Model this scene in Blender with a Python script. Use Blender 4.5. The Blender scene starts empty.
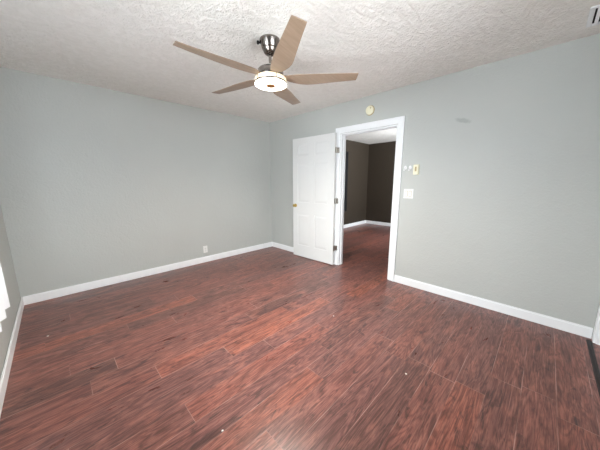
import bpy, bmesh, math, random
from mathutils import Vector, Matrix
random.seed(4)
R = math.radians
scene = bpy.context.scene
COL = scene.collection

# ------------------------------------------------------------------ camera
cam_d = bpy.data.cameras.new('camera')
cam = bpy.data.objects.new('camera', cam_d); COL.objects.link(cam)
yaw, pitch, roll, fpx = 0.784725, -0.176510, -0.0026418, 245.098
F = Vector((math.cos(yaw)*math.cos(pitch), math.sin(yaw)*math.cos(pitch), math.sin(pitch)))
r0 = Vector((math.sin(yaw), -math.cos(yaw), 0)); u0 = r0.cross(F)
rt = math.cos(roll)*r0 + math.sin(roll)*u0
up = -math.sin(roll)*r0 + math.cos(roll)*u0
mw = Matrix((rt, up, -F)).transposed().to_4x4()
mw.translation = Vector((-3.10722, -3.91916, 1.33263))
cam.matrix_world = mw
cam_d.sensor_fit = 'HORIZONTAL'; cam_d.sensor_width = 36.0
cam_d.lens = 36.0*fpx/600.0
cam_d.clip_start = 0.02
scene.camera = cam

# ------------------------------------------------------------------ world, light, exposure
W = bpy.data.worlds.new('daylight'); scene.world = W; W.use_nodes = True
bg = W.node_tree.nodes['Background']
bg.inputs[0].default_value = (0.80, 0.88, 1.0, 1); bg.inputs[1].default_value = 2.0

def area(name, loc, rot, sx, sy, power, col):
    d = bpy.data.lights.new(name, 'AREA'); d.shape = 'RECTANGLE'; d.size = sx; d.size_y = sy
    d.energy = power; d.color = col
    o = bpy.data.objects.new(name, d); o.location = loc; o.rotation_euler = rot; COL.objects.link(o)
    return o
# daylight outside each window, plus two added fill lamps aimed up at the ceiling
area('daylight_left_window', (-4.60, -2.05, 2.05), (0, R(-70), 0), 2.4, 2.8, 600, (0.80, 0.915, 1.0))
area('ceiling_fill_left_window', (-4.60, -2.40, 0.25), (0, R(-112), 0), 1.2, 2.8, 150, (0.97, 0.98, 1.0))  # added fill lamp, aimed up through the window to brighten the ceiling
area('daylight_front_window', (-1.95, -5.40, 2.05), (R(70), 0, 0), 2.6, 2.2, 270, (0.86, 0.94, 1.0))
area('ceiling_fill_front_window', (-1.95, -5.40, 0.35), (R(115), 0, 0), 2.6, 1.2, 190, (0.97, 0.98, 1.0))  # second added fill, lifts the ceiling from outside the front window
area('daylight_far_window', (2.30, -3.9, 1.20), (R(95), 0, 0), 2.0, 1.6, 510, (0.90, 0.95, 1.0))

scene.view_settings.view_transform = 'Standard'
scene.view_settings.look = 'None'
scene.view_settings.gamma = 1.0
scene.view_settings.use_curve_mapping = False
scene.view_settings.exposure = -0.05

# ------------------------------------------------------------------ material helpers
class NT:
    def __init__(s, name):
        s.m = bpy.data.materials.new(name); s.m.use_nodes = True
        s.t = s.m.node_tree; s.n = s.t.nodes
        s.b = s.n['Principled BSDF']; s.out = s.n['Material Output']
        s.tc = None
    def node(s, typ, **kw):
        n = s.n.new(typ)
        for k, v in kw.items(): setattr(n, k, v)
        return n
    def link(s, a, b): s.t.links.new(a, b)
    def put(s, sock, v):
        if hasattr(v, 'is_output'): s.link(v, sock)
        else: sock.default_value = v
    def co(s):
        if s.tc is None: s.tc = s.node('ShaderNodeTexCoord')
        return s.tc.outputs['Object']
    def math(s, op, a, b=0.0, c=0.0):
        n = s.node('ShaderNodeMath', operation=op)
        s.put(n.inputs[0], a); s.put(n.inputs[1], b); s.put(n.inputs[2], c)
        return n.outputs[0]
    def comb(s, x, y, z):
        n = s.node('ShaderNodeCombineXYZ')
        for i, v in enumerate((x, y, z)): s.put(n.inputs[i], v)
        return n.outputs[0]
    def sep(s, v):
        n = s.node('ShaderNodeSeparateXYZ'); s.link(v, n.inputs[0]); return n.outputs
    def mapv(s, v, scale=(1, 1, 1), loc=(0, 0, 0)):
        n = s.node('ShaderNodeMapping'); s.link(v, n.inputs[0])
        n.inputs['Scale'].default_value = scale; n.inputs['Location'].default_value = loc
        return n.outputs[0]
    def noise(s, v, scale, detail=3, rough=0.5, dist=0.0, w=None):
        n = s.node('ShaderNodeTexNoise'); s.link(v, n.inputs['Vector'])
        n.inputs['Scale'].default_value = scale; n.inputs['Detail'].default_value = detail
        n.inputs['Roughness'].default_value = rough; n.inputs['Distortion'].default_value = dist
        return n.outputs['Fac']
    def ramp(s, f, stops, interp='LINEAR'):
        n = s.node('ShaderNodeValToRGB'); s.link(f, n.inputs[0]); cr = n.color_ramp
        cr.interpolation = interp
        while len(cr.elements) < len(stops): cr.elements.new(0.5)
        for e, (p, c) in zip(cr.elements, stops):
            e.position = p; e.color = (*c, 1) if len(c) == 3 else c
        return n.outputs[0]
    def fmap(s, f, a, b, c=0.0, d=1.0):
        n = s.node('ShaderNodeMapRange'); s.link(f, n.inputs[0])
        for i, v in enumerate((a, b, c, d)): n.inputs[i+1].default_value = v
        return n.outputs[0]
    def mix(s, f, a, b, blend='MIX'):
        n = s.node('ShaderNodeMix', data_type='RGBA', blend_type=blend)
        s.put(n.inputs[0], f)
        for sock, v in ((n.inputs[6], a), (n.inputs[7], b)):
            if isinstance(v, tuple): sock.default_value = (*v, 1) if len(v) == 3 else v
            else: s.link(v, sock)
        return n.outputs[2]
    def bump(s, h, strength, dist=0.01, prev=None):
        n = s.node('ShaderNodeBump'); s.link(h, n.inputs['Height'])
        n.inputs['Strength'].default_value = strength; n.inputs['Distance'].default_value = dist
        if prev is not None: s.link(prev, n.inputs['Normal'])
        return n.outputs[0]
    def set(s, **kw):
        names = {'color': 'Base Color', 'rough': 'Roughness', 'metal': 'Metallic', 'normal': 'Normal',
                 'spec': 'Specular IOR Level', 'ecol': 'Emission Color', 'estr': 'Emission Strength',
                 'aniso': 'Anisotropic', 'coat': 'Coat Weight'}
        for k, v in kw.items():
            sock = s.b.inputs[names[k]]
            if isinstance(v, tuple) and len(v) == 3: v = (*v, 1)
            s.put(sock, v)
        return s.m

def lin(r, g, b):
    f = lambda c: (c/255/12.92) if c/255 <= 0.04045 else ((c/255+0.055)/1.055)**2.4
    return (f(r), f(g), f(b))

def paint(name, col, rough=0.45, var=0.03, bump=0.25, stain=False, sc=55):
    t = NT(name); v = t.co()
    big = t.noise(v, 0.9, 3)
    c = t.mix(t.fmap(big, 0.3, 0.7), tuple(x*(1-var) for x in col), tuple(min(1, x*(1+var)) for x in col))
    if stain:                      # a grey scuff left on the paint beside the door
        x, y, z = t.sep(v)
        nz = t.noise(v, 30, 3)
        dy = t.math('MULTIPLY', t.math('ADD', y, 3.214), 1/0.075)
        dz = t.math('MULTIPLY', t.math('ADD', t.math('ADD', z, -1.950), t.math('MULTIPLY', t.math('ADD', y, 3.214), -0.28)), 1/0.026)
        d = t.math('SQRT', t.math('ADD', t.math('MULTIPLY', dy, dy), t.math('MULTIPLY', dz, dz)))
        d = t.math('ADD', d, t.math('MULTIPLY', t.math('SUBTRACT', nz, 0.5), 0.9))
        c = t.mix(t.fmap(d, 0.6, 1.1, 0.38, 0.0), c, lin(132, 134, 130))
    n1 = t.noise(v, sc, 4, 0.55)
    blob = t.noise(v, 14, 3, 0.6, 0.4)
    h = t.math('ADD', t.fmap(n1, 0.35, 0.65), t.math('MULTIPLY', t.fmap(blob, 0.48, 0.62), 0.9))
    nr = t.bump(h, bump, 0.003)
    return t.set(color=c, rough=rough, normal=nr, spec=0.35)

def flat(name, col, rough=0.5, metal=0.0, spec=0.5, var=0.04, sc=40):
    t = NT(name); v = t.co()
    n = t.noise(v, sc, 2)
    c = t.mix(n, tuple(x*(1-var) for x in col), tuple(min(1, x*(1+var)) for x in col))
    return t.set(color=c, rough=rough, metal=metal, spec=spec)

M = {}
M['wall'] = paint('grey_wall_paint', lin(188, 190, 185))
M['wall_scuff'] = paint('grey_wall_paint_with_scuff', lin(188, 190, 185), stain=True)
M['taupe'] = paint('taupe_wall_paint', lin(58, 50, 41), rough=0.5)
M['trim'] = flat('white_trim_paint', lin(242, 243, 243), 0.35, var=0.015)
M['door'] = flat('white_door_paint', lin(222, 222, 219), 0.38, var=0.01)
M['plastic'] = flat('white_plastic', lin(230, 230, 226), 0.35, var=0.01)
M['cream'] = flat('aged_cream_plastic', lin(236, 231, 203), 0.4, var=0.03)
M['cream_dark'] = flat('aged_plastic_recess', lin(176, 158, 112), 0.5)
M['brass'] = flat('brass', lin(196, 168, 96), 0.28, 1.0)
M['steel'] = flat('dull_steel', lin(172, 166, 158), 0.35, 1.0)
M['nickel'] = flat('brushed_nickel', lin(140, 132, 126), 0.2, 1.0, sc=90)
M['darkmetal'] = flat('dark_metal', lin(48, 46, 45), 0.4, 0.8)
M['bronze'] = flat('bronze_cap', lin(176, 120, 66), 0.4, 0.4)
M['slot'] = flat('dark_slot', lin(20, 20, 20), 0.8)
M['duct'] = flat('dark_duct', lin(26, 26, 25), 0.9)
M['black'] = flat('black_cloth', lin(14, 14, 15), 0.9, sc=120)
M['vane'] = flat('white_blind_fabric', lin(240, 241, 243), 0.6, var=0.01)
M['strip'] = flat('dark_brown_moulding', lin(26, 15, 13), 0.5)
M['hook'] = flat('bright_white_plastic', lin(250, 250, 250), 0.3, var=0.0)
M['fleck'] = flat('white_fleck', lin(225, 222, 215), 0.7)

# textured ceiling
t = NT('textured_ceiling_paint'); v = t.co()
swirl = t.noise(t.mapv(v, (2.6, 9, 5)), 1.0, 5, 0.6, 1.5)
mid = t.noise(v, 16, 4, 0.62, 1.0)
fine = t.noise(v, 48, 3, 0.6, 0.3)
h = t.math('ADD', t.math('MULTIPLY', t.fmap(mid, 0.42, 0.62), 1.0), t.math('MULTIPLY', t.fmap(fine, 0.4, 0.65), 0.55))
h = t.math('ADD', h, t.math('MULTIPLY', t.fmap(swirl, 0.42, 0.60), 1.3))
c = t.mix(t.fmap(mid, 0.35, 0.65), lin(236, 233, 226), lin(244, 241, 235))
M['ceiling'] = t.set(color=c, rough=0.6, spec=0.3, normal=t.bump(h, 0.42, 0.012))

# wood laminate floor, boards along x
t = NT('red_brown_laminate_boards'); v = t.co()
x, y, z = t.sep(v)
PW, PL = 0.160, 1.22
ry = t.math('DIVIDE', t.math('ADD', y, 4.12+16), PW)
row = t.math('FLOOR', ry); fy = t.math('FRACT', ry)
wn = t.node('ShaderNodeTexWhiteNoise', noise_dimensions='1D'); t.link(row, wn.inputs['W'])
rx = t.math('ADD', t.math('DIVIDE', t.math('ADD', x, 20), PL), t.math('MULTIPLY', wn.outputs['Value'], 7.31))
colm = t.math('FLOOR', rx); fx = t.math('FRACT', rx)
wn2 = t.node('ShaderNodeTexWhiteNoise', noise_dimensions='2D'); t.link(t.comb(row, colm, 0), wn2.inputs['Vector'])
rnd = wn2.outputs['Value']; rc = t.sep(wn2.outputs['Color'])
pv = t.comb(t.math('ADD', x, t.math('MULTIPLY', rc[0], 37)), t.math('ADD', y, t.math('MULTIPLY', rc[1], 19)), t.math('MULTIPLY', rnd, 11))
streak = t.noise(t.mapv(pv, (1.8, 26, 1)), 1.0, 7, 0.66, 1.6)
fine = t.noise(t.mapv(pv, (6, 150, 1)), 1.0, 5, 0.65, 1.0)
wavy = t.noise(t.mapv(pv, (4.5, 20, 1)), 1.0, 6, 0.68, 3.2)
cloud = t.noise(t.mapv(pv, (3.0, 8, 1)), 1.0, 5, 0.62, 1.2)
knot = t.noise(t.mapv(pv, (3.4, 9, 1)), 1.0, 5, 0.62, 2.0)
base = t.ramp(rnd, [(0.0, lin(102, 74, 69)), (0.3, lin(142, 90, 81)), (0.55, lin(124, 86, 81)), (0.8, lin(154, 94, 81)), (1.0, lin(168, 100, 80))])
c = t.mix(t.fmap(streak, 0.42, 0.64, 0.0, 0.7), base, lin(84, 56, 52))
c = t.mix(t.fmap(cloud, 0.50, 0.70, 0.0, 0.75), c, lin(164, 106, 92))
c = t.mix(t.fmap(wavy, 0.50, 0.66, 0.0, 0.40), c, lin(76, 50, 46))
c = t.mix(t.fmap(knot, 0.56, 0.68, 0.0, 0.85), c, lin(62, 47, 46))
fig = t.noise(t.mapv(pv, (1.1, 8.0, 1)), 1.0, 3, 0.55, 1.0)
ring = t.math('SINE', t.math('MULTIPLY', fig, 72.0))
c = t.mix(t.fmap(ring, 0.1, 1.0, 0.0, 0.45), c, lin(70, 46, 42))
c = t.mix(t.fmap(ring, -1.0, -0.5, 0.14, 0.0), c, lin(186, 134, 120))
c = t.mix(t.fmap(fine, 0.48, 0.66, 0.0, 0.62), c, lin(66, 42, 39))
c = t.mix(t.fmap(fine, 0.30, 0.44, 0.35, 0.0), c, lin(190, 140, 126))
ey = t.math('MULTIPLY', t.math('MINIMUM', fy, t.math('SUBTRACT', 1.0, fy)), PW)
ex = t.math('MULTIPLY', t.math('MINIMUM', fx, t.math('SUBTRACT', 1.0, fx)), PL)
ed = t.math('MINIMUM', ey, ex)
worn = t.noise(v, 3.5, 3)
seam = t.math('MULTIPLY', t.fmap(ed, 0.0008, 0.0026, 1.0, 0.0), t.fmap(worn, 0.42, 0.64, 0.06, 0.6))
c = t.mix(seam, c, lin(200, 164, 154))
h = t.math('ADD', t.math('MULTIPLY', streak, 0.5), t.math('ADD', t.math('MULTIPLY', fine, 0.35), t.math('MULTIPLY', t.fmap(ed, 0.0, 0.004), 0.8)))
rg = t.fmap(cloud, 0.3, 0.7, 0.27, 0.34)
M['floor'] = t.set(color=c, rough=rg, spec=0.40, normal=t.bump(h, 0.10, 0.003))

# pale wood fan blade
t = NT('pale_maple_blade'); v = t.co()
g = t.noise(t.mapv(v, (6, 60, 6)), 1.0, 4, 0.6, 0.5)
M['blade'] = t.set(color=t.mix(t.fmap(g, 0.35, 0.65), lin(142, 121, 100), lin(156, 134, 114)), rough=0.4)

def emit(name, col, base, st):
    t = NT(name)
    return t.set(color=base, ecol=col, estr=st, rough=0.4)
M['lens'] = emit('lit_frosted_lens', (1.0, 0.93, 0.80), (0.9, 0.9, 0.88), 6.0)
M['glow'] = emit('lit_frosted_band', (1.0, 0.72, 0.38), (0.75, 0.68, 0.52), 0.6)
# window glass
t = NT('window_glass')
tr = t.node('ShaderNodeBsdfTransparent'); gl = t.node('ShaderNodeBsdfGlossy'); gl.inputs['Roughness'].default_value = 0.02
fr = t.node('ShaderNodeFresnel'); fr.inputs[0].default_value = 1.45
mx = t.node('ShaderNodeMixShader'); t.link(fr.outputs[0], mx.inputs[0]); t.link(tr.outputs[0], mx.inputs[1]); t.link(gl.outputs[0], mx.inputs[2])
t.link(mx.outputs[0], t.out.inputs['Surface']); M['glass'] = t.m

# ------------------------------------------------------------------ mesh helpers
def bx(bm, lo, hi, bev=0.0):
    lo, hi = Vector(lo), Vector(hi)
    tmp = bmesh.new()
    bmesh.ops.create_cube(tmp, size=1)
    s = hi-lo; c = (hi+lo)/2
    for v in tmp.verts: v.co = Vector((v.co.x*s.x, v.co.y*s.y, v.co.z*s.z)) + c
    if bev: bmesh.ops.bevel(tmp, geom=list(tmp.edges), offset=bev, segments=2, affect='EDGES', profile=0.5)
    add(bm, tmp)
def add(bm, tmp):
    me = bpy.data.meshes.new('tmp'); tmp.to_mesh(me); tmp.free()
    bm.from_mesh(me); bpy.data.meshes.remove(me)
def lathe(bm, prof, seg=32, mat=None):
    """prof: list of (r, z), revolved about z"""
    tmp = bmesh.new(); rings = []
    for r, z in prof:
        if r < 1e-6: rings.append([tmp.verts.new((0, 0, z))])
        else: rings.append([tmp.verts.new((r*math.cos(2*math.pi*i/seg), r*math.sin(2*math.pi*i/seg), z)) for i in range(seg)])
    for a, b in zip(rings, rings[1:]):
        for i in range(seg):
            j = (i+1) % seg
            if len(a) == 1 and len(b) == 1: continue
            if len(a) == 1: tmp.faces.new((a[0], b[j], b[i]))
            elif len(b) == 1: tmp.faces.new((a[i], a[j], b[0]))
            else: tmp.faces.new((a[i], a[j], b[j], b[i]))
    bmesh.ops.recalc_face_normals(tmp, faces=tmp.faces)
    if mat is not None: bmesh.ops.transform(tmp, matrix=mat, verts=tmp.verts)
    add(bm, tmp)
def prism(bm, pts, z0, z1, mat=None, bev=0.0):
    """outline (x, y) extruded from z0 to z1"""
    tmp = bmesh.new()
    f = tmp.faces.new([tmp.verts.new((a, b, z0)) for a, b in pts])
    e = bmesh.ops.extrude_face_region(tmp, geom=[f])
    for v in e['geom']:
        if isinstance(v, bmesh.types.BMVert): v.co.z = z1
    bmesh.ops.recalc_face_normals(tmp, faces=tmp.faces)
    if bev: bmesh.ops.bevel(tmp, geom=list(tmp.edges), offset=bev, segments=1, affect='EDGES')
    if mat is not None: bmesh.ops.transform(tmp, matrix=mat, verts=tmp.verts)
    add(bm, tmp)
def obj(name, bm, mat, parent=None, smooth=False):
    me = bpy.data.meshes.new(name); bm.to_mesh(me); bm.free()
    me.materials.append(mat)
    if smooth:
        me.polygons.foreach_set('use_smooth', [True]*len(me.polygons))
        try: me.set_sharp_from_angle(angle=R(40))
        except Exception: pass
    o = bpy.data.objects.new(name, me); COL.objects.link(o)
    if parent is not None: o.parent = parent
    return o
def tag(o, label, cat, group=None, kind=None):
    o['label'] = label; o['category'] = cat
    if group: o['group'] = group
    if kind: o['kind'] = kind
    return o
def empty(name, loc, rz=0.0):
    o = bpy.data.objects.new(name, None); o.location = loc; o.rotation_euler = (0, 0, rz)
    o.empty_display_size = 0.1; COL.objects.link(o); return o
def struct(name, bm, mat, label, cat, parent=None):
    o = obj(name, bm, mat, parent)
    return tag(o, label, cat, kind='structure')
B = bmesh.new
RX = lambda a: Matrix.Rotation(R(a), 4, 'X')
RY = lambda a: Matrix.Rotation(R(a), 4, 'Y')
T = lambda x, y, z: Matrix.Translation((x, y, z))

# ------------------------------------------------------------------ room shell
WX, LY, H = 3.496, 4.36, 2.44          # the room: x -3.496..0, y -4.36..0
DY0, DY1, DZ = -2.528, -1.672, 2.020   # doorway in the right wall
FX, FY, FR = 3.90, 0.09, -3.20         # the room beyond: x 0.115..3.9, y -3.2..0.09

b = B(); bx(b, (-3.66, -4.62, -0.12), (4.04, 0.24, 0.0))
struct('floor', b, M['floor'], 'red brown wood laminate floor of long boards', 'floor')
b = B(); bx(b, (-3.66, -4.52, H), (4.04, 0.24, H+0.12))
struct('ceiling', b, M['ceiling'], 'off white ceiling with rough swirled texture', 'ceiling')

b = B(); bx(b, (-WX-0.12, 0, 0), (0.0, 0.12, H))
struct('wall_back', b, M['wall'], 'plain grey wall facing the camera on the left', 'wall')
# right wall with the doorway
b = B()
bx(b, (0, -LY-0.14, 0), (0.115, DY0, H)); bx(b, (0, DY1, 0), (0.115, 0.12, H)); bx(b, (0, DY0, DZ), (0.115, DY1, H))
bmesh.ops.remove_doubles(b, verts=b.verts, dist=1e-5)
struct('wall_right', b, M['wall_scuff'], 'grey wall with the open doorway in it', 'wall')
# left wall with a window
WY0, WY1, WZ0, WZ1 = -3.00, -1.42, 0.58, 2.08
b = B()
bx(b, (-WX-0.12, -LY-0.14, 0), (-WX, WY0, H)); bx(b, (-WX-0.12, WY1, 0), (-WX, 0, H))
bx(b, (-WX-0.12, WY0, 0), (-WX, WY1, WZ0)); bx(b, (-WX-0.12, WY0, WZ1), (-WX, WY1, H))
struct('wall_left', b, M['wall'], 'grey window wall at the left edge of the picture', 'wall')
# front wall (behind the camera): a window and a doorway next to the right wall
VX0, VX1, VZ0, VZ1 = -2.70, -1.20, 0.90, 2.08
EX0, EX1, EZ = -0.95, -0.075, 2.02
b = B()
bx(b, (-WX, -LY-0.14, 0), (VX0, -LY, H)); bx(b, (VX0, -LY-0.14, 0), (VX1, -LY, VZ0)); bx(b, (VX0, -LY-0.14, VZ1), (VX1, -LY, H))
bx(b, (VX1, -LY-0.14, 0), (EX0, -LY, H)); bx(b, (EX0, -LY-0.14, EZ), (EX1, -LY, H)); bx(b, (EX1, -LY-0.14, 0), (0, -LY, H))
struct('wall_front', b, M['wall'], 'grey wall behind the camera with a window and doorway', 'wall')
# the room beyond
b = B(); bx(b, (0.115, FY, 0), (FX+0.12, FY+0.12, H))
struct('wall_far_left', b, M['taupe'], 'dark taupe left wall of the room beyond the doorway', 'wall')
b = B(); bx(b, (FX, FR, 0), (FX+0.12, FY, H))
struct('wall_far_back', b, M['taupe'], 'dark taupe back wall of the room beyond the doorway', 'wall')
b = B()
bx(b, (0.115, FR-0.12, 0), (1.55, FR, H)); bx(b, (3.05, FR-0.12, 0), (FX+0.12, FR, H))
bx(b, (1.55, FR-0.12, 0), (3.05, FR, 0.85)); bx(b, (1.55, FR-0.12, 2.05), (3.05, FR, H))
struct('wall_far_right', b, M['taupe'], 'taupe window wall of the room beyond, out of view', 'wall')

# windows: frame, mullion, pane
def window(name, lo, hi, axis, label):
    """opening from lo to hi; axis = the thin direction"""
    e = empty(name, ((lo[0]+hi[0])/2, (lo[1]+hi[1])/2, lo[2])); tag(e, label, 'window', kind='structure')
    o = e.location
    l = [lo[i]-o[i] for i in range(3)]; h = [hi[i]-o[i] for i in range(3)]
    k = 1-axis; fw = 0.05
    def bar(b, k0, k1, z0, z1, q=0.0):
        a = [0, 0, z0]; c = [0, 0, z1]; a[axis] = l[axis]+q; c[axis] = h[axis]-q; a[k] = k0; c[k] = k1
        bx(b, a, c, 0.003)
    b = B()
    bar(b, l[k], h[k], l[2], l[2]+fw); bar(b, l[k], h[k], h[2]-fw, h[2])
    bar(b, l[k], l[k]+fw, l[2]+fw, h[2]-fw); bar(b, h[k]-fw, h[k], l[2]+fw, h[2]-fw)
    obj('window_frame', b, M['trim'], e)
    b = B(); bar(b, l[k]+fw, h[k]-fw, (l[2]+h[2])/2-0.02, (l[2]+h[2])/2+0.02, 0.008); obj('sash_bar', b, M['trim'], e)
    b = B(); bar(b, l[k]+fw, h[k]-fw, l[2]+fw, (l[2]+h[2])/2-0.02, 0.026); obj('pane', b, M['glass'], e)
    b = B(); bar(b, l[k]+fw, h[k]-fw, (l[2]+h[2])/2+0.02, h[2]-fw, 0.026); obj('pane', b, M['glass'], e)
window('window_1', (-WX-0.11, WY0, WZ0), (-WX-0.05, WY1, WZ1), 0, 'white framed window in the left wall behind the blind')
window('window_2', (VX0, -LY-0.13, VZ0), (VX1, -LY-0.07, VZ1), 1, 'white framed window in the wall behind the camera')
window('window_3', (1.55, FR-0.11, 0.85), (3.05, FR-0.05, 2.05), 1, 'white framed window of the room beyond')

# baseboards
def baseboard(name, segs, label, mat='trim', h=0.098):
    b = B()
    for lo, hi in segs:
        bx(b, (*lo, 0.0), (*hi, h-0.012), 0.002)
        d = [0.004 if abs(hi[i]-lo[i]) < 0.03 else 0.0 for i in range(2)]
        bx(b, (lo[0]+d[0], lo[1]+d[1], h-0.014), (hi[0]-d[0], hi[1]-d[1], h), 0.003)
    struct(name, b, M[mat], label, 'baseboard')
BT = 0.014
CW, CT = 0.082, 0.016                     # door casing width and thickness
baseboard('baseboard_back', [((-WX+BT, -BT), (-BT, 0))], 'white baseboard along the plain grey left wall')
baseboard('baseboard_right', [((-BT, DY1+CW+0.001), (0, 0)), ((-BT, -LY+BT+0.004), (0, DY0-CW-0.001))], 'white baseboard along the grey wall with the doorway')
baseboard('baseboard_left', [((-WX, -LY+BT), (-WX+BT, 0))], 'white baseboard along the window wall at the left edge')
baseboard('baseboard_front', [((-WX, -LY), (EX0-CW, -LY+BT))], 'white baseboard along the wall behind the camera')
baseboard('baseboard_far_left', [((0.115+BT, FY-BT), (FX-BT, FY))], 'white baseboard on the left wall of the room beyond')
baseboard('baseboard_far_back', [((FX-BT, FR), (FX, FY))], 'white baseboard on the back wall of the room beyond')

# doorway casing and jamb (right wall)
b = B(); g = 0.004
bx(b, (-CT, DY0-CW, 0), (0, DY0-g, DZ+CW), 0.003); bx(b, (-CT, DY1+g, 0), (0, DY1+CW, DZ+CW), 0.003)
bx(b, (-CT, DY0-g, DZ+g), (0, DY1+g, DZ+CW), 0.003)
# raised outer band of the moulding
bx(b, (-CT-0.006, DY0-CW, 0), (-CT, DY0-CW+0.022, DZ+CW), 0.002); bx(b, (-CT-0.006, DY1+CW-0.022, 0), (-CT, DY1+CW, DZ+CW), 0.002)
bx(b, (-CT-0.006, DY0-CW+0.022, DZ+CW-0.022), (-CT, DY1+CW-0.022, DZ+CW), 0.002)
bx(b, (0.115, DY0-CW, 0), (0.115+CT, DY0-g, DZ+CW), 0.003); bx(b, (0.115, DY1+g, 0), (0.115+CT, DY1+CW, DZ+CW), 0.003)
bx(b, (0.115, DY0-g, DZ+g), (0.115+CT, DY1+g, DZ+CW), 0.003)
struct('trim_1', b, M['trim'], 'white casing around the open doorway', 'door casing')
b = B(); j = 0.016
bx(b, (0, DY0, 0), (0.115, DY0+j, DZ)); bx(b, (0, DY1-j, 0), (0.115, DY1, DZ)); bx(b, (0, DY0+j, DZ-j), (0.115, DY1-j, DZ))
bx(b, (0.045, DY0+j, 0), (0.080, DY0+j+0.010, DZ-j), 0.001); bx(b, (0.045, DY1-j-0.010, 0), (0.080, DY1-j, DZ-j), 0.001)
bx(b, (0.045, DY0+j+0.010, DZ-j-0.010), (0.080, DY1-j-0.010, DZ-j), 0.001)
struct('trim_2', b, M['trim'], 'white jamb and door stop lining the open doorway', 'door jamb')
# casing and jamb of the second doorway, at the right edge of the picture
b = B()
bx(b, (EX1-0.006, -LY, 0), (EX1+0.062, -LY+CT, EZ+CW), 0.003); bx(b, (EX0-CW, -LY, 0), (EX0+0.006, -LY+CT, EZ+CW), 0.003)
bx(b, (EX0+0.006, -LY, EZ-0.006), (EX1-0.006, -LY+CT, EZ+CW), 0.003)
struct('trim_3', b, M['trim'], 'white door casing at the right edge of the picture', 'door casing')
b = B()
bx(b, (EX0, -LY-0.14, 0), (EX0+0.014, -LY, EZ)); bx(b, (EX1-0.014, -LY-0.14, 0), (EX1, -LY, EZ)); bx(b, (EX0+0.014, -LY-0.14, EZ-0.014), (EX1-0.014, -LY, EZ))
struct('trim_4', b, M['trim'], 'white jamb of the doorway at the right edge', 'door jamb')
# dark moulding strip on the floor in front of it
b = B()
prism(b, [(-0.016, 0), (-0.011, 0.007), (0, 0.010), (0.011, 0.007), (0.016, 0)], EX0-0.02, EX1+0.012, T(0, -4.326, 0) @ Matrix(((0, 0, 1, 0), (1, 0, 0, 0), (0, 1, 0, 0), (0, 0, 0, 1))))
struct('trim_5', b, M['strip'], 'dark brown floor moulding at the bottom right doorway', 'floor moulding')

# six-panel door body, local: hinge edge at x = 0, width along +x, thickness along y (0..t), height along z
def panel_door(width, height, th):
    b = B(); bx(b, (0, 0.006, 0), (width, th-0.006, height))
    st, mu = 0.112, 0.105
    pw = (width-2*st-mu)/2
    cols = [(st, st+pw), (st+pw+mu, width-st)]
    rows = [(0.21, 0.765), (0.965, 1.615), (1.725, 1.925)]
    xs = [0, st, st+pw, st+pw+mu, width-st, width]
    for side in (0, 1):
        y0, y1 = (0.0, 0.006) if side == 0 else (th-0.006, th)
        # stiles, mullion, rails
        for a, c in ((0, st), (st+pw, st+pw+mu), (width-st, width)): bx(b, (a, y0, 0), (c, y1, height))
        zs = [0] + [q for r in rows for q in r] + [height]
        for k in range(0, len(zs), 2):
            for a, c in cols: bx(b, (a, y0, zs[k]), (c, y1, zs[k+1]))
        # sloped raised fields
        for a, c in cols:
            for z0, z1 in rows:
                i1, i2 = 0.012, 0.040
                tmp = bmesh.new(); yb = 0.006 if side == 0 else th-0.006; yt = 0.001 if side == 0 else th-0.001
                o = [tmp.verts.new(q) for q in ((a+i1, yb, z0+i1), (c-i1, yb, z0+i1), (c-i1, yb, z1-i1), (a+i1, yb, z1-i1))]
                n = [tmp.verts.new(q) for q in ((a+i2, yt, z0+i2), (c-i2, yt, z0+i2), (c-i2, yt, z1-i2), (a+i2, yt, z1-i2))]
                for q in range(4): tmp.faces.new((o[q], o[(q+1) % 4], n[(q+1) % 4], n[q]))
                tmp.faces.new(n)
                bmesh.ops.recalc_face_normals(tmp, faces=tmp.faces)
                if (tmp.faces[-1:] or [None])[0] is not None:
                    tmp.faces.ensure_lookup_table(); want = -1 if side == 0 else 1
                    if tmp.faces[-1].normal.y*want < 0: bmesh.ops.reverse_faces(tmp, faces=tmp.faces)
                add(b, tmp)
    return b
def knob_bm(axis_sign, reach=0.055, r=0.026):
    b = B(); k = reach
    lathe(b, [(0, 0), (0.031, 0), (0.031, 0.004), (0.026, 0.008), (0.011, 0.010), (0.010, k*0.45), (0.016, k*0.55), (r*0.96, k*0.7), (r, k*0.82), (r*0.85, k*0.95), (0.012, k), (0, k)], 24,
          RX(90 if axis_sign < 0 else -90))
    return b

# the open door, folded right back against the wall
DW, DH, DT = 0.872, 2.020, 0.035
door = empty('door_1', (-0.050, -1.632, 0.012), R(90+2.0))
tag(door, 'white six panel door standing open against the grey wall', 'door', kind='structure')
bm_ = panel_door(DW, DH, DT)
obj('door_leaf', bm_, M['door'], door)
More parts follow.
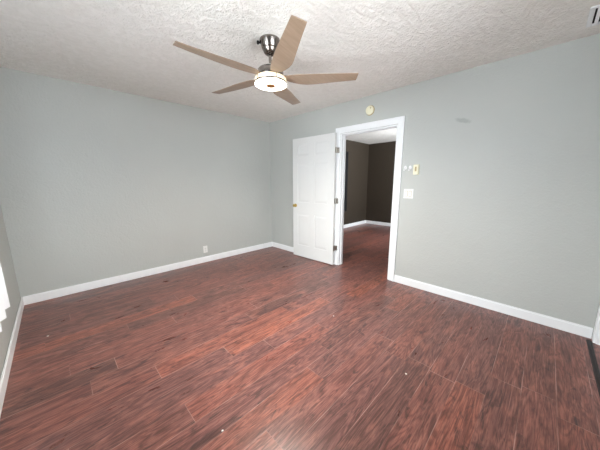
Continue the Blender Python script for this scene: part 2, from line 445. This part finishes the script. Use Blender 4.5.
# in the door's own axes +y looks into the room (world -x)
for sgn in (1, -1):
    k = obj('door_knob', knob_bm(sgn, 0.058 if sgn > 0 else 0.040), M['brass'], door, True)
    k.location = (DW-0.062, DT if sgn > 0 else 0.0, 0.905)
for hz in (0.27, 1.02, 1.775):
    b = B()
    bx(b, (-0.0025, 0.004, hz-0.040), (0.0, DT-0.003, hz+0.040), 0.001)          # leaf on the door edge
    bx(b, (-0.036, -0.0335, hz-0.040), (-0.012, -0.030, hz+0.040), 0.001)        # leaf opened out on the casing
    bx(b, (-0.014, -0.0335, hz-0.040), (-0.0105, 0.0, hz+0.040))
    for q in range(3):
        lathe(b, [(0, -0.0145), (0.0065, -0.0145), (0.0065, 0.0145), (0, 0.0145)], 12, T(-0.0085, 0.0, hz+(q-1)*0.030))
    hg = obj('hinge', b, M['steel'], door)
    for sz in (-0.028, 0, 0.028):
        b = B(); lathe(b, [(0, 0.0), (0.0042, 0.0), (0.0042, 0.0012), (0, 0.0018)], 10, T(-0.024+0.006*(sz == 0), -0.030, hz+sz) @ RX(-90))
        obj('screw', b, M['darkmetal'], hg)

# the closed door of the second doorway
d2 = empty('door_2', (EX0+0.017, -LY-0.125, 0.012)); tag(d2, 'closed white door in the doorway behind the camera', 'door', kind='structure')
b = panel_door(EX1-EX0-0.034, EZ-0.030, 0.035); obj('door_leaf', b, M['door'], d2)
k = obj('door_knob', knob_bm(1), M['brass'], d2, True); k.location = (0.06, 0.035, 0.92)

# ------------------------------------------------------------------ ceiling fan
FC = Vector((-1.734, -2.214, H)); TX, TY = -0.0281, -0.0123
fan = empty('ceiling_fan', FC)
tag(fan, 'five blade ceiling fan with pale blades and a lit round lamp', 'ceiling fan')
def tilt(bm):
    for v in bm.verts: v.co.z += TX*v.co.x + TY*v.co.y
    return bm
b = B()
lathe(b, [(0, 0), (0.080, 0), (0.082, -0.006), (0.080, -0.012), (0.066, -0.060), (0.063, -0.066), (0.060, -0.068), (0.058, -0.074), (0.046, -0.098), (0.028, -0.112), (0.016, -0.114), (0, -0.114)], 40)
can = obj('canopy', b, M['nickel'], fan, True)
for a in (140, 320):
    b = B(); lathe(b, [(0, 0.0), (0.008, 0.0), (0.008, 0.010), (0.013, 0.012), (0.014, 0.022), (0.009, 0.027), (0, 0.028)], 14,
                   Matrix.Rotation(R(a), 4, 'Z') @ T(0.076, 0, -0.022) @ RY(90))
    obj('screw', b, M['darkmetal'], can, True)
b = B(); lathe(b, [(0, -0.110), (0.0125, -0.110), (0.0125, -0.200), (0, -0.200)], 18); obj('downrod', b, M['nickel'], fan, True)
b = B(); lathe(b, [(0, -0.176), (0.020, -0.176), (0.026, -0.182), (0.028, -0.206), (0, -0.206)], 24); obj('rod_collar', b, M['plastic'], fan, True)
b = B(); lathe(b, [(0, -0.204), (0.060, -0.206), (0.094, -0.216), (0.104, -0.228), (0.104, -0.262), (0.098, -0.280), (0, -0.283)], 48)
obj('motor_housing', tilt(b), M['nickel'], fan, True)
ZB = 2.186-H
# stations along the blade: radius, trailing edge (offset, height), leading edge (offset, height)
ST = [(0.118, -0.028, -0.018, 0.030, -0.022), (0.135, -0.031, -0.017, 0.048, -0.024), (0.160, -0.036, -0.016, 0.064, -0.026), (0.200, -0.043, -0.0145, 0.077, -0.029),
      (0.250, -0.048, -0.0135, 0.087, -0.0325), (0.300, -0.0505, -0.012, 0.0905, -0.0335), (0.350, -0.052, -0.010, 0.0875, -0.031), (0.420, -0.052, -0.0075, 0.078, -0.027),
      (0.500, -0.051, -0.004, 0.0675, -0.022), (0.600, -0.0485, 0.001, 0.0555, -0.0155), (0.7095, -0.045, 0.0073, 0.0452, -0.0075)]
def blade_bm():
    tmp = bmesh.new(); top = []; bot = []
    for r_, a, ua, c_, uc in ST:
        tr, br = [], []
        for q in range(5):
            f = q/4; tt = a+(c_-a)*f; uu = ua+(uc-ua)*f; e = 0.0018 if q in (0, 4) else 0.0034
            tr.append(tmp.verts.new((r_, tt, uu+e))); br.append(tmp.verts.new((r_, tt, uu-e)))
        top.append(tr); bot.append(br)
    for k in range(len(ST)-1):
        for q in range(4):
            tmp.faces.new((top[k][q], top[k+1][q], top[k+1][q+1], top[k][q+1])); tmp.faces.new((bot[k][q], bot[k][q+1], bot[k+1][q+1], bot[k+1][q]))
        for q in (0, 4): tmp.faces.new((top[k][q], bot[k][q], bot[k+1][q], top[k+1][q]))
    for k in (0, -1):
        for q in range(4): tmp.faces.new((top[k][q], top[k][q+1], bot[k][q+1], bot[k][q]))
    bmesh.ops.recalc_face_normals(tmp, faces=tmp.faces)
    return tmp
def set_on(b, rot):
    for v in b.verts: v.co.z += ZB
    bmesh.ops.transform(b, matrix=rot, verts=b.verts)
    return tilt(b)
for i in range(5):
    th = 4.2645 - i*2*math.pi/5
    rot = Matrix.Rotation(th, 4, 'Z')
    bl = obj('blade', set_on(blade_bm(), rot), M['blade'], fan, True)
    b = B()
    prism(b, [(0.095, -0.020), (0.120, -0.022), (0.185, -0.018), (0.200, 0.010), (0.190, 0.048), (0.140, 0.034), (0.095, 0.022)], -0.006, -0.002, bev=0.001)
    for v in b.verts: v.co.z += -0.010-0.13*v.co.y
    br = obj('blade_bracket', set_on(b, rot), M['nickel'], bl)
    for sx, sy in ((0.15, -0.006), (0.175, 0.012), (0.170, 0.034)):
        b = B(); lathe(b, [(0, 0), (0.006, 0), (0.005, 0.004), (0, 0.005)], 10, T(sx, sy, -0.012-0.13*sy))
        obj('screw', set_on(b, rot), M['darkmetal'], br)
# lamp
b = B(); lathe(b, [(0.090, -0.276), (0.108, -0.277), (0.121, -0.281), (0.127, -0.288), (0.1285, -0.298), (0.1285, -0.318), (0.090, -0.318)], 56)
lk = obj('lamp_band', tilt(b), M['glow'], fan, True)
for i in range(5):
    a = 4.2645 + 0.12 - i*2*math.pi/5
    b = B(); bx(b, (0.1265, -0.0022, -0.318), (0.1315, 0.0022, -0.284)); bmesh.ops.transform(b, matrix=Matrix.Rotation(a, 4, 'Z'), verts=b.verts)
    obj('band_clip', tilt(b), M['steel'], lk)
b = B(); lathe(b, [(0.122, -0.316), (0.131, -0.316), (0.1335, -0.320), (0.1335, -0.324), (0.131, -0.328), (0.122, -0.328), (0.122, -0.316)], 56)
obj('lamp_rim', tilt(b), M['nickel'], fan, True)
b = B(); lathe(b, [(0.130, -0.327), (0.1285, -0.331), (0.118, -0.334), (0.090, -0.336), (0.040, -0.337), (0, -0.337)], 56)
obj('lamp_lens', tilt(b), M['lens'], fan, True)
b = B(); lathe(b, [(0, -0.343), (0.030, -0.3425), (0.036, -0.341), (0.037, -0.336), (0, -0.336)], 32)
obj('lamp_cap', tilt(b), M['bronze'], fan, True)
sd = bpy.data.lights.new('fan_lamp', 'SPOT'); sd.energy = 165; sd.color = (1.0, 0.91, 0.80); sd.spot_size = R(168); sd.spot_blend = 1.0; sd.shadow_soft_size = 0.0
so = bpy.data.objects.new('fan_lamp', sd); so.location = FC + Vector((0, 0, -0.350)); COL.objects.link(so)

# ------------------------------------------------------------------ things on the walls and ceiling
# each built facing local +z, then hung with its back on the wall
def wall_thing(name, loc, label, cat, wall='right', group=None):
    o = empty(name, loc)
    # local x = right along the wall, y = up, z = out of the wall
    if wall == 'right': m = Matrix(((0, 0, -1), (-1, 0, 0), (0, 1, 0)))
    else: m = Matrix(((1, 0, 0), (0, 0, -1), (0, 1, 0)))
    o.rotation_euler = m.to_euler()
    return tag(o, label, cat, group)
# round detector over the doorway
s = wall_thing('smoke_detector', (0, -2.137, 2.252), 'round yellowed smoke detector on the wall above the doorway', 'smoke detector')
b = B(); lathe(b, [(0, 0), (0.062, 0), (0.063, 0.006), (0.058, 0.010), (0, 0.010)], 40); obj('mounting_plate', b, M['cream_dark'], s, True)
b = B(); lathe(b, [(0.054, 0.010), (0.056, 0.022), (0.050, 0.034), (0.032, 0.040), (0.030, 0.037), (0.020, 0.037), (0.018, 0.041), (0, 0.042)], 40); obj('cover', b, M['cream'], s, True)
b = B(); lathe(b, [(0, 0.036), (0.008, 0.036), (0.008, 0.0405), (0, 0.041)], 14, T(0.024, 0.020, 0)); obj('test_button', b, M['cream_dark'], s)
# thermostat
s = wall_thing('thermostat', (0, -2.786, 1.466), 'narrow upright cream wall thermostat above the light switch', 'thermostat')
b = B(); bx(b, (-0.033, -0.060, 0), (0.033, 0.060, 0.008), 0.002); obj('back_plate', b, M['cream'], s)
b = B(); bx(b, (-0.030, -0.056, 0.008), (0.030, 0.056, 0.026), 0.004); obj('cover', b, M['cream'], s)
b = B(); bx(b, (-0.010, -0.020, 0.026), (0.010, 0.034, 0.0275), 0.0005); obj('dial_window', b, M['cream_dark'], s)
b = B(); bx(b, (-0.006, -0.058, 0.012), (0.006, -0.054, 0.030), 0.001); obj('lever', b, M['plastic'], s)
# two hooks
for yy, lb in ((-2.654, 'small white wall hook nearer the door casing'), (-2.711, 'small white wall hook nearer the cream thermostat')):
    s = wall_thing('wall_hook', (0, yy, 1.487), lb, 'hook', group='white hooks beside the doorway')
    b = B(); prism(b, [(0.017*math.cos(a*math.pi/10), 0.006+0.025*math.sin(a*math.pi/10)) for a in range(20)], 0, 0.006, bev=0.001); obj('back_plate', b, M['hook'], s)
    b = B()
    pts = [(0.004, 0.012), (0.014, 0.004), (0.022, -0.012), (0.026, -0.026), (0.034, -0.028), (0.038, -0.016)]
    for (z0, y0), (z1, y1) in zip(pts, pts[1:]):
        d = Vector((0, y1-y0, z1-z0)); q = d.to_track_quat('Z', 'Y').to_matrix().to_4x4()
        lathe(b, [(0, -0.001), (0.005, -0.001), (0.005, d.length+0.001), (0, d.length+0.001)], 10, T(0, y0, z0) @ q)
    obj('prong', b, M['hook'], s, True)
# double light switch
s = wall_thing('light_switch', (0, -2.713, 1.178), 'white double light switch plate on the grey wall by the doorway', 'light switch')
b = B(); bx(b, (-0.058, -0.058, 0), (0.058, 0.058, 0.006), 0.002); obj('switch_plate', b, M['plastic'], s)
for sx in (-0.023, 0.023):
    b = B(); bx(b, (sx-0.0165, -0.033, 0.0055), (sx+0.0165, 0.033, 0.0075), 0.0006); rk = obj('switch_frame', b, M['cream_dark'], s)
    b = B(); prism(b, [(-0.030, 0.0075), (0.030, 0.0075), (0.030, 0.0085), (0.0, 0.0100), (-0.030, 0.0130)], sx-0.0140, sx+0.0140, Matrix(((0, 0, 1, 0), (1, 0, 0, 0), (0, 1, 0, 0), (0, 0, 0, 1))))
    obj('rocker', b, M['plastic'], rk)
for sx in (-0.023, 0.023):
    for sy in (-0.048, 0.048):
        b = B(); lathe(b, [(0, 0.006), (0.003, 0.006), (0.0025, 0.0072), (0, 0.0075)], 10, T(sx, sy, 0)); obj('screw', b, M['steel'], s)
# outlet
s = wall_thing('power_outlet', (-1.423, 0, 0.219), 'white power outlet low on the plain grey wall', 'power outlet', 'back')
b = B(); bx(b, (-0.036, -0.058, 0), (0.036, 0.058, 0.006), 0.002); obj('outlet_plate', b, M['plastic'], s)
for sy in (-0.020, 0.020):
    b = B(); bx(b, (-0.017, sy-0.014, 0.005), (0.017, sy+0.014, 0.008), 0.001); sk = obj('socket', b, M['plastic'], s)
    b = B(); bx(b, (-0.008, sy-0.003, 0.0075), (-0.006, sy+0.007, 0.0083)); bx(b, (0.006, sy-0.003, 0.0075), (0.008, sy+0.006, 0.0083)); lathe(b, [(0, 0.0075), (0.0025, 0.0075), (0.0025, 0.0083), (0, 0.0083)], 10, T(0, sy-0.009, 0))
    obj('slot', b, M['slot'], sk)
b = B(); lathe(b, [(0, 0.006), (0.003, 0.006), (0.0025, 0.0075), (0, 0.0078)], 10); obj('screw', b, M['steel'], s)
# ceiling register
s = empty('ceiling_vent', (-0.345, -4.135, H)); tag(s, 'white metal air vent in the ceiling at the top right corner', 'air vent')
vx, vy, vf = 0.145, 0.160, 0.026
b = B()
bx(b, (-vx, -vy, -0.010), (vx, -vy+vf, 0), 0.003); bx(b, (-vx, vy-vf, -0.010), (vx, vy, 0), 0.003)
bx(b, (-vx, -vy+vf, -0.010), (-vx+vf, vy-vf, 0), 0.003); bx(b, (vx-vf, -vy+vf, -0.010), (vx, vy-vf, 0), 0.003)
obj('vent_frame', b, M['trim'], s)
b = B(); bx(b, (-vx+vf, -vy+vf, -0.0015), (vx-vf, vy-vf, 0)); obj('duct_opening', b, M['duct'], s)
n = 7
for i in range(n):
    yy = -vy+vf+(i+0.5)*(2*vy-2*vf)/n
    tmp = B(); bx(tmp, (-vx+vf, -0.011, -0.0008), (vx-vf, 0.011, 0.0008)); bmesh.ops.transform(tmp, matrix=T(0, yy, -0.011) @ RX(40), verts=tmp.verts)
    obj('louver', tmp, M['trim'], s)

# vertical blind on the left wall
vb = empty('vertical_blind', (-WX, -2.20, 0.0)); tag(vb, 'white vertical blind hanging at the left edge of the picture', 'window blind')
b = B(); bx(b, (0.0, -0.90, 2.155), (0.085, 0.90, 2.20), 0.004); obj('headrail', b, M['trim'], vb)
for i in range(4):
    yy = 0.725 - i*0.200
    b = B(); w = 0.094
    prism(b, [(-w, 0.0), (0.0, 0.006), (w, 0.0), (w, 0.0015), (0.0, 0.0078), (-w, 0.0015)], 0.485, 2.154)
    m = T(0.0435, yy, 0) @ Matrix.Rotation(R(65), 4, 'Z')
    bmesh.ops.transform(b, matrix=m, verts=b.verts)
    obj('vane', b, M['vane'], vb)

# tall black curtain in the room beyond
cu = empty('curtain', (2.56, FY, 0.0)); tag(cu, 'tall narrow black curtain on the wall of the room beyond', 'curtain')
b = B()
n = 40; x0, x1 = -0.22, 0.20
front = []
for i in range(n+1):
    u = i/n; front.append((x0+(x1-x0)*u, -0.045+0.018*math.cos(u*2*math.pi*5)))
outline = front + [(a, c+0.006) for a, c in reversed(front)]
prism(b, outline, 0.49, 2.11); obj('curtain_panel', b, M['black'], cu, True)
b = B(); lathe(b, [(0, x0-0.04), (0.010, x0-0.04), (0.010, x1+0.04), (0, x1+0.04)], 14, T(0, -0.045, 2.118) @ RY(90))
obj('curtain_rod', b, M['darkmetal'], cu, True)
for q in (x0-0.02, x1+0.02):
    b = B(); bx(b, (q-0.006, -0.050, 2.110), (q+0.006, 0.0, 2.126), 0.001); obj('rod_bracket', b, M['darkmetal'], cu)

# small white flecks lying on the boards
for (fx_, fy_, sz, lb) in ((-2.617, -2.832, 0.006, 'tiny white fleck on the boards at the bottom left of centre'),
                           (-1.516, -3.377, 0.008, 'tiny white fleck on the boards at the bottom right of centre'),
                           (-3.294, -0.973, 0.008, 'tiny white fleck on the dark boards near the left corner'),
                           (-1.270, -2.557, 0.007, 'tiny white fleck on the boards in front of the doorway')):
    b = B(); prism(b, [(sz*random.uniform(0.6, 1.2)*math.cos(a*math.pi/3.5), sz*random.uniform(0.6, 1.2)*math.sin(a*math.pi/3.5)) for a in range(7)], 0, 0.002)
    o = obj('paint_fleck', b, M['fleck']); o.location = (fx_, fy_, 0.0)
    tag(o, lb, 'fleck', 'white flecks on the floor')
